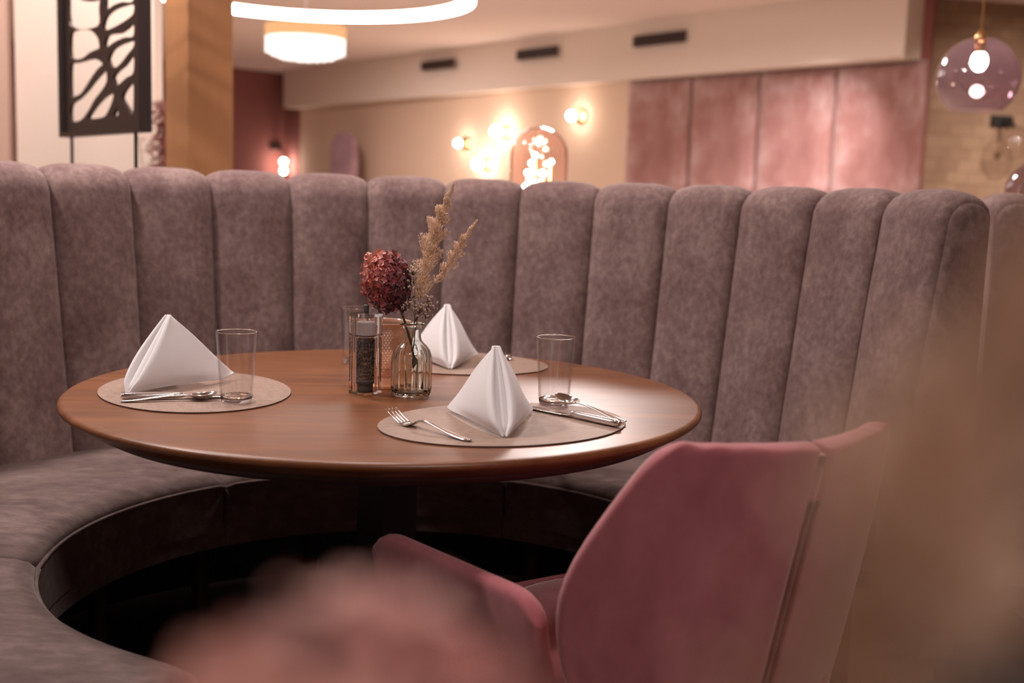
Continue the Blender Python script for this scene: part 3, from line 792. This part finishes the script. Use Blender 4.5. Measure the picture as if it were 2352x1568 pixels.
k1 = knife('steel table knife on the nearest placemat, right of its napkin'); orient(k1, (.397, -.332), (.262, -.177)); k1.scale = (1, 1.2, 1.15)
s1 = spoon('small steel spoon leaning over the knife on the nearest placemat'); orient(s1, (.413, -.296), (.322, -.186), MZ+.0012, 0)
s1.rotation_euler = (R2(-8), R2(-4.6), s1.rotation_euler.z)
k2 = dup(k1, (0, 0, 0), 0, 'steel table knife on the left placemat before its napkin'); orient(k2, (-.466, -.164), (-.245, -.108))
s2 = dup(s1, (0, 0, 0), 0, 'small steel spoon on the left placemat before the knife'); orient(s2, (-.462, -.186), (-.331, -.150))
s2.rotation_euler.x = 0
f2 = dup(f1, (0, 0, 0), 0, 'steel fork on the left placemat behind the napkin, only its tip showing'); orient(f2, (-.514, .070), (-.463, .263))
k3 = dup(k1, (0, 0, 0), 0, 'steel knife on the far placemat, blurred right of the napkin'); orient(k3, (.255, .43), (.20, .24))
k3.location = (.262, .425, MZ+.0002); k3.rotation_euler.z = R2(100)

# ------------------------------------------------------------------ pepper mill
pmx, pmy = -.045, -.028
pm = thing('pepper_mill', 'square clear acrylic pepper mill filled with black peppercorns', 'pepper mill', (pmx, pmy, TZ+.0003), R2(47))
def sqprism(mb, h, z0, z1, rad=.003, flip=False):
    pts = []
    for qx, qy in ((1, 1), (-1, 1), (-1, -1), (1, -1)):
        a0_ = math.atan2(qy, qx)-pi/4
        for k in range(4):
            a = a0_+pi/2*k/3; pts.append((qx*(h-rad)+rad*cos(a), qy*(h-rad)+rad*sin(a)))
    n = len(pts)
    vs = [(x, y, z0) for x, y in pts]+[(x, y, z1) for x, y in pts]
    fs = [tuple(range(n))[::-1], tuple(range(n, 2*n))]+[(i, (i+1) % n, n+(i+1) % n, n+i) for i in range(n)]
    mb.add(vs, [f[::-1] for f in fs] if flip else fs); return mb
def cavity(mb, r, z0, z1, n=40):
    o = MB().lathe([(.0003, z0), (r, z0), (r, z1), (.0003, z1)], n, cap0=False, cap1=False)
    mb.add(o.v, [f[::-1] for f in o.f]); return mb
bd = sqprism(MB(), .0230, 0, .1110); cavity(bd, .0206, .0035, .1085)
bd.build('acrylic_body', M_acryl, pm, smooth=False)
cpb = sqprism(MB(), .0232, .1114, .1530); cavity(cpb, .0185, .1120, .1450)
cpb.build('acrylic_cap', M_acryl, pm, smooth=False)
MB().lathe([(.0003, .1125), (.0178, .1125), (.0178, .1370), (.0003, .1370)], 40).build('cap_insert', M_frost, pm, smooth=False, bevel=.0006)
MB().lathe([(.0003, .1533), (.0054, .1533), (.0056, .1680), (.0050, .1690), (.0003, .1690)], 24).build('knob', M_grey, pm)
MB().lathe([(.0003, .0045), (.0135, .0045), (.0145, .010), (.0145, .0190), (.0190, .0200), (.0190, .0285), (.0003, .0285)], 40).build('grinder', M_grey, pm)
pc = MB()
def pcorn(x, y, z, r):
    t_ = (1+5**.5)/2; s_ = r/1.9
    vs = [(-1, t_, 0), (1, t_, 0), (-1, -t_, 0), (1, -t_, 0), (0, -1, t_), (0, 1, t_), (0, -1, -t_), (0, 1, -t_), (t_, 0, -1), (t_, 0, 1), (-t_, 0, -1), (-t_, 0, 1)]
    fs = [(0, 11, 5), (0, 5, 1), (0, 1, 7), (0, 7, 10), (0, 10, 11), (1, 5, 9), (5, 11, 4), (11, 10, 2), (10, 7, 6), (7, 1, 8), (3, 9, 4), (3, 4, 2), (3, 2, 6), (3, 6, 8), (3, 8, 9), (4, 9, 5), (2, 4, 11), (6, 2, 10), (8, 6, 7), (9, 8, 1)]
    pc.add([(x+a*s_, y+b*s_, z+c*s_) for a, b, c in vs], fs, tone=random.random())
for k in range(27):
    z = .0302+k*.0028
    for q in range(32):
        a = 2*pi*(q+.5*(k % 2))/32+random.uniform(-.05, .05); r = random.uniform(.0168, .0182)
        if k > 24 and random.random() < .5: continue
        pcorn(r*cos(a), r*sin(a), z+random.uniform(-.0006, .0006), random.uniform(.0017, .0023))
for q in range(60):
    a = random.random()*6.283; r = .017*math.sqrt(random.random()); pcorn(r*cos(a), r*sin(a), .1025+random.uniform(-.002, .001), .0021)
o = pc.build('peppercorns', M_pepper, pm, tone=True, smooth=False); o['kind'] = 'stuff'
MB().lathe([(.0003, .029), (.0162, .029), (.0162, .100), (.0003, .100)], 24).build('peppercorn_core', M_black, pm)

# ------------------------------------------------------------------ votive candle glass
vt = thing('candle_glass', 'wide peach hobnail glass candle holder behind the pepper mill and vase', 'candle holder', (-.018, .072, TZ+.0002))
vr_, vh = .058, .128
nc, nrw = 56, 24
def vfn(i, j):
    a = 2*pi*i/(nc*4); z = lerp(.004, vh-.006, j/(nrw*4))
    row = int(j/4)
    b = max(0, cos(a*nc+(pi if row % 2 else 0)))*max(0, sin(pi*(j % 4)/4))
    r = vr_+.0032*b
    return (r*cos(a), r*sin(a), z)
MB().grid(nc*4, nrw*4+1, vfn, cu=True).build('hobnail_wall', M_votive, vt)
MB().lathe([(.0005, .0), (vr_-.002, .0), (vr_, .004), (vr_-.003, .005), (.0005, .005)], 64).build('glass_bottom', M_votive, vt)
MB().lathe([(vr_, vh-.007), (vr_+.001, vh-.002), (vr_, vh), (vr_-.002, vh-.001), (vr_-.003, vh-.007)], 64, cap0=False, cap1=False).build('rim', M_votive, vt)

# ------------------------------------------------------------------ ribbed bottle vase
vx, vy = .043, -.046
vs_ = thing('bottle_vase', 'small clear ribbed glass bottle vase holding the dried flowers', 'vase', (vx, vy, TZ+.0003))
def ribs(r, z, a):
    k = max(0, min(1, (z-.003)/.008))*max(0, min(1, (.105-z)/.02))
    return r+.0018*k*(abs(cos(a*9))-.5)
outer = [(.0003, .001), (.028, .0008), (.0325, .002), (.0335, .006), (.0335, .020), (.0335, .045), (.0335, .066), (.0325, .078), (.0295, .088), (.0245, .096), (.0190, .102), (.0158, .107), (.0148, .112), (.0146, .125), (.0148, .132), (.0170, .1345), (.0215, .1360), (.0222, .1378), (.0210, .1390), (.0165, .1390)]
inner = [(.0130, .1375), (.0124, .130), (.0124, .112), (.0140, .1055), (.0172, .1000), (.0228, .0940), (.0274, .0862), (.0302, .0770), (.0310, .066), (.0310, .045), (.0310, .020), (.0305, .011), (.025, .0075), (.0003, .0070)]
outer = [(r*1.13, z) for r, z in outer]; inner = [(r*1.13, z) for r, z in inner]
MB().lathe(outer+inner, 144, mod=lambda r, z, a: ribs(r, z, a) if r > .0356 or z > .07 and r > .0258 else r).build('glass_body', M_vase, vs_)

# ------------------------------------------------------------------ flowers in the vase
def stem_path(a, b, c, n=10):
    return [tuple(Vector(a).lerp(Vector(b), t).lerp(Vector(b).lerp(Vector(c), t), t)) for t in [i/n for i in range(n+1)]]
def hydrangea(name, label, base, mouth, cen, rad, nfl, pr_, material, seedv=3, tiltv=(0, 0), stemr=.0022, group=None):
    rnd = random.Random(seedv)
    t = thing(name, label, 'flower', base)
    B0 = Vector(base); mo = Vector(mouth)-B0; ce = Vector(cen)-B0
    MB().tube(stem_path((0, 0, 0), mo, ce+(mo-ce)*.25, 14), [stemr*1.1]*8+[stemr]*7, 8).build('stem', M_stem, t)
    mb = MB()
    ax = Matrix.Rotation(tiltv[0], 3, 'Y')
    for k in range(nfl):
        z = 1-2*(k+.5)/nfl; a = k*2.39996+rnd.uniform(-.2, .2); rr = math.sqrt(max(0, 1-z*z))
        n = Vector((rr*cos(a), rr*sin(a), z)); jit = rnd.uniform(.80, 1.06)
        prf = 1+.08*math.sin(a*3+z*4)
        c = ax @ Vector((n.x*rad[0], n.y*rad[1], n.z*rad[2]))*jit*prf+ce
        nn = (ax @ Vector((n.x/rad[0], n.y/rad[1], n.z/rad[2]))).normalized()
        nn = (nn+Vector((rnd.gauss(0, .35), rnd.gauss(0, .35), rnd.gauss(0, .35)))).normalized()
        u = nn.orthogonal().normalized(); v = nn.cross(u); ro = rnd.random()*6.28
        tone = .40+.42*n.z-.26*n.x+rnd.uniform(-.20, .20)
        for p in range(4):
            th = ro+p*pi/2; d = u*cos(th)+v*sin(th); s_ = nn.cross(d); R = pr_*rnd.uniform(.8, 1.15)
            cup = rnd.uniform(.05, .5)
            tn = max(0, min(1, tone+rnd.uniform(-.1, .1)))
            P = [c, c+d*R*.45+s_*R*.42+nn*R*cup*.25, c+d*R*.85+s_*R*.40+nn*R*cup*.6, c+d*R*1.1+nn*R*cup, c+d*R*.85-s_*R*.40+nn*R*cup*.6, c+d*R*.45-s_*R*.42+nn*R*cup*.25, c+d*R*.6-nn*R*.03+nn*R*cup*.3]
            mb.add(P, [(0, 1, 6), (1, 2, 6), (2, 3, 6), (3, 4, 6), (4, 5, 6), (5, 0, 6)], tone=tn)
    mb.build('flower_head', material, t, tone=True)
    # short inner branchlets
    br_ = MB()
    for k in range(40):
        z = 1-2*(k+.5)/40; a = k*2.39996; rr = math.sqrt(1-z*z)
        c = ax @ Vector((rr*cos(a)*rad[0], rr*sin(a)*rad[1], z*rad[2]))*.85+ce
        br_.tube([ce+(mo-ce)*.30, ce.lerp(c, .5), c], .0006, 4)
    br_.build('branchlets', M_stem, t)
    return t
VB = Vector((vx, vy, TZ+.009))
def at(x, y, s):   # world point at camera depth s under photo pixel (x, y)
    r = Fw+Rr*(x-1176)/CAM_F+Ur*(784-y)/CAM_F
    return CP+r*s
dV = (Vector((vx, vy, .8))-CP).dot(Fw)
mouth = Vector((vx, vy, TZ+.139))
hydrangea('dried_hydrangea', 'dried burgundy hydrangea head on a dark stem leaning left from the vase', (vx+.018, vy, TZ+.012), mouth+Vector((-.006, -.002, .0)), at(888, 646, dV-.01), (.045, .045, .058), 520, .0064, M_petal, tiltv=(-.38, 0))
def plume(name, label, base, pts, wid, nsp, ln, material, stemm, seedv=5, thick=.0011, group=None, spread=1.0, start=.30):
    rnd = random.Random(seedv)
    t = thing(name, label, 'dried grass', base, 0, group); B0 = Vector(base)
    path = [Vector(p)-B0 for p in pts]
    sm = []
    for i in range(len(path)-1):
        p0, p1, p2, p3 = path[max(i-1, 0)], path[i], path[i+1], path[min(i+2, len(path)-1)]
        for q in range(8):
            u = q/8; sm.append(.5*((2*p1)+(p2-p0)*u+(2*p0-5*p1+4*p2-p3)*u*u+(-p0+3*p1-3*p2+p3)*u**3))
    sm.append(path[-1])
    n = len(sm); MB().tube(sm, [lerp(thick, thick*.35, i/n) for i in range(n)], 6).build('stem', stemm, t)
    mb = MB()
    for k in range(nsp):
        f = rnd.random()**.85; f = start+(1-start)*f
        g = (f-start)/(1-start)
        x = f*(n-1); i = min(int(x), n-2); c = sm[i].lerp(sm[i+1], x-i); tg = (sm[i+1]-sm[i]).normalized()
        env = wid*(math.sin(pi*min(1, g*.80+.17))**1.2)*(1-.78*g)
        u = tg.orthogonal().normalized(); v = tg.cross(u); a = rnd.random()*6.283
        out = (u*cos(a)+v*sin(a)); clump = .65+.35*math.sin(g*38+a*1.0)
        rr = env*rnd.random()**.7*clump*spread
        p = c+out*rr+tg*rr*.9
        d = (tg*.9+out*rnd.uniform(.2, .9)+Vector((rnd.gauss(0, .25), rnd.gauss(0, .25), rnd.gauss(0, .25)))).normalized()
        l = ln*rnd.uniform(.6, 1.3); s_ = d.cross(Vector((rnd.gauss(0, 1), rnd.gauss(0, 1), rnd.gauss(0, 1)))).normalized()*l*.12; s2_ = d.cross(s_)
        mb.add([p-d*l*.5, p+s_, p+s2_, p-s_, p-s2_, p+d*l*.5], [(0, 1, 2), (0, 2, 3), (0, 3, 4), (0, 4, 1), (5, 2, 1), (5, 3, 2), (5, 4, 3), (5, 1, 4)], tone=rnd.random())
        if k % 14 == 0: mb.tube([c, p], .0003*spread, 3, tone=.4)
    o = mb.build('plume', material, t, smooth=False, tone=True)
    return t
plume('dried_reed', 'tall upright tan reed plume in the small vase', VB+Vector((-.006, .006, .003)), [VB+Vector((-.006, .006, .003)), mouth+Vector((.002, .004, -.01)), at(960, 690, dV), at(988, 570, dV), at(1015, 490, dV), at(1041, 424, dV)], .040, 8500, .0062, M_grass, M_stemlight, 5, start=.40)
plume('dried_reed', 'shorter tan reed plume leaning right in the small vase', VB+Vector((.004, .010, .003)), [VB+Vector((.004, .010, .003)), mouth+Vector((.006, .004, -.01)), at(985, 670, dV+.02), at(1030, 610, dV+.02), at(1062, 555, dV+.02), at(1095, 507, dV+.02)], .024, 2200, .0062, M_grass, M_stemlight, 9, start=.46)
gy = MB(); gs = MB(); rnd = random.Random(11)
gt = thing('gypsophila_sprig', 'sprig of tiny dried white blossoms among the reeds in the vase', 'flower', VB+Vector((0, -.010, .002)))
gB = VB+Vector((0, -.010, .002))
gs.tube(stem_path((0, 0, 0), mouth-gB+Vector((.002, -.002, -.02)), at(960, 722, dV-.02)-gB), .0008, 6)
for (px, py, r, nb) in ((948, 618, .014, 34), (945, 655, .010, 16), (938, 700, .012, 22), (962, 706, .014, 34), (985, 700, .013, 34), (978, 720, .012, 22), (985, 685, .010, 14), (950, 640, .01, 12)):
    c = at(px, py, dV-.025+rnd.uniform(-.01, .01))-gB
    gs.tube(stem_path(tuple(mouth-gB+Vector((.002, -.002, -.005))), tuple(at(958, 722, dV-.02)-gB), tuple(c)), .00045, 5)
    for k in range(nb):
        d = Vector((rnd.gauss(0, .55), rnd.gauss(0, .55), rnd.gauss(0, .55)))*r; p = c+d
        gs.tube([c-Vector((0, 0, r*.8)), p], .0002, 3)
        gy.sphere(p, rnd.uniform(.0014, .0022), 7, 5)
gy.build('blossoms', M_bud, gt)['kind'] = 'stuff'; gs.build('stems', M_stem, gt)

# ------------------------------------------------------------------ pink shell chair at the table
def shell_chair(loc, rz, label):
    t = thing('shell_chair', label, 'chair', loc, rz, None)
    # outline of one back half: w = distance along the shell from the spine, for height z
    zs_ = [.40, .43, .48, .53, .58, .63, .68, .73, .775, .808, .827, .837, .841]
    ws_ = [.18, .210, .245, .270, .284, .288, .278, .255, .232, .214, .202, .188, .168]
    def shell_xy(w, z):
        # curved plan: arc starting at heading 8 degrees
        x = y = 0; n = 24; k = 0.0
        for i in range(n):
            s = w*(i+.5)/n; a = radians(6+125*s)
            x += cos(a)*w/n; y += sin(a)*w/n
        return x, y
    def bk(sgn):
        def fn_(i, j):
            f = i/22; z = zs_[j]; w = ws_[j]*f
            zz = z
            x, y = shell_xy(w, z)
            yb = -.10*(z-.44)/.43*(1-.10*f)
            wr = .0025*noise.noise(Vector((w*30, z*34, 2)))*(1 if f > .5 else .3)
            return (sgn*(x+.001), y-.0+yb+wr, zz)
        return MB().grid(23, len(zs_), fn_)
    for s_ in (-1, 1):
        bk(s_).build('back_half', M_velvet, t, solid=.032, off=(1 if s_ > 0 else -1), sub=1, bevel=0)
    # stitched seam along the spine
    for s_ in (-1, 1):
        MB().tube([(s_*.0055, -.0335-.10*(z-.44)/.43, z) for z in [lerp(.42, .765, q/12) for q in range(13)]], .0026, 8).build('seam_piping', M_seam, t)
    MB().tube([(0, -.016-.10*(z-.44)/.43, z) for z in [lerp(.405, .828, q/12) for q in range(13)]], .0135, 10).build('back_spine', M_velvet, t)
    # arms
    for s_ in (-1, 1):
        def am(i, j):
            f = i/16; g = j/10
            y = lerp(.11, .52, f); top = lerp(.606, .603, f)
            x = .272+.060*f-.06*(1-g)**2.2
            z = lerp(.40, top, g)
            # rounded top corners
            for (f0, sg) in ((0, 1), (1, -1)):
                d = abs(f-f0)*.32
                if d < .045 and z > top-.045:
                    z = min(z, top-.045+math.sqrt(max(0, .045**2-(.045-d)**2)))
            return (s_*x, y, z)
        ff = 17
        MB().grid(ff, 11, am).build('armrest', M_velvet, t, solid=.030, off=(-1 if s_ > 0 else 1), sub=1)
    MB().grid(25, 9, lambda i, j: ((.245+.012*sin(pi*j/8))*[1, 1][0]*math.copysign(abs(cos(2*pi*i/24))**.6, cos(2*pi*i/24)), .235+(.235+.010*sin(pi*j/8))*math.copysign(abs(sin(2*pi*i/24))**.6, sin(2*pi*i/24)), .39+.10*j/8)).build('seat_side', M_velvet, t)
    sc_ = MB().sphere((0, .235, .475), (.252, .24, .035), 32, 12); sc_.build('seat', M_velvet, t)
    MB().box((0, .235, .38), (.20, .20, .012)).build('seat_frame', M_black, t, smooth=False)
    for sx in (-1, 1):
        for yy, y2 in ((.08, .0), (.39, .47)):
            MB().tube([(sx*.17, yy, .37), (sx*.24, y2, .0125)], [.016, .011], 12).build('leg', M_black, t)
    return t
a_ = radians(31)-.0752
shell_chair((0, 0, 0), 0, 'dusty rose velvet shell chair with armrests drawn up to the round table')
chair = DATA.objects['shell_chair']
spine = CP.copy(); spine.z = 0
Rg = Vector((cos(yaw), -sin(yaw), 0)); Fg = Vector((sin(yaw), cos(yaw), 0))
spine += Rg*.400+Fg*1.40
chair.rotation_euler.z = a_
fdir = Vector((-sin(a_), cos(a_), 0))
chair.location = spine+fdir*.132

# ------------------------------------------------------------------ second table close to the camera with a dried bouquet
nt_c = CP+Fg*.30; nt_c.z = 0
ft = thing('side_table', 'small round table right below the camera carrying the blurred bouquet', 'table', nt_c)
MB().lathe([(.001, .725), (.27, .725), (.28, .735), (.28, .745), (.275, .75), (.001, .75)], 96).build('tabletop', M_table, ft)
MB().box((0, 0, .37), (.04, .04, .355)).build('post', M_black, ft, smooth=False)
MB().box((0, 0, .013), (.2, .2, .005)).build('base_plate', M_black, ft, smooth=False)
vb = CP+Fg*.20+Rg*.03; vb.z = .7505
fv2 = thing('bud_vase', 'clear bottle vase on the near side table holding the blurred bouquet', 'vase', vb)
MB().lathe([(.0003, 0), (.03, 0), (.032, .06), (.028, .08), (.015, .095), (.014, .115), (.018, .118), (.012, .118), (.012, .095), (.027, .075), (.028, .008), (.0003, .006)], 48).build('glass_body', M_vase, fv2)
vb2 = vb+Vector((0, 0, .01)); m2 = vb+Vector((0, 0, .118))
hydrangea('rose_hydrangea', 'large blurred rose pink hydrangea head in front of the chair', vb2+Vector((.008, 0, 0)), m2, at(835, 1745, .22), (.036, .030, .030), 260, .0065, M_petal_near, 5)
plume('wheat_plume', 'blurred tan plume close to the lens at the right picture edge', vb2+Vector((-.008, .004, 0)), [vb2+Vector((-.008, .004, 0)), m2+Vector((.003, 0, 0)), at(1900, 1850, .16), at(2090, 1350, .15), at(2260, 900, .148), at(2430, 480, .145)], .030, 1500, .0075, M_grass_near, M_stemlight, 21, start=.28, spread=1.0, thick=.0012)
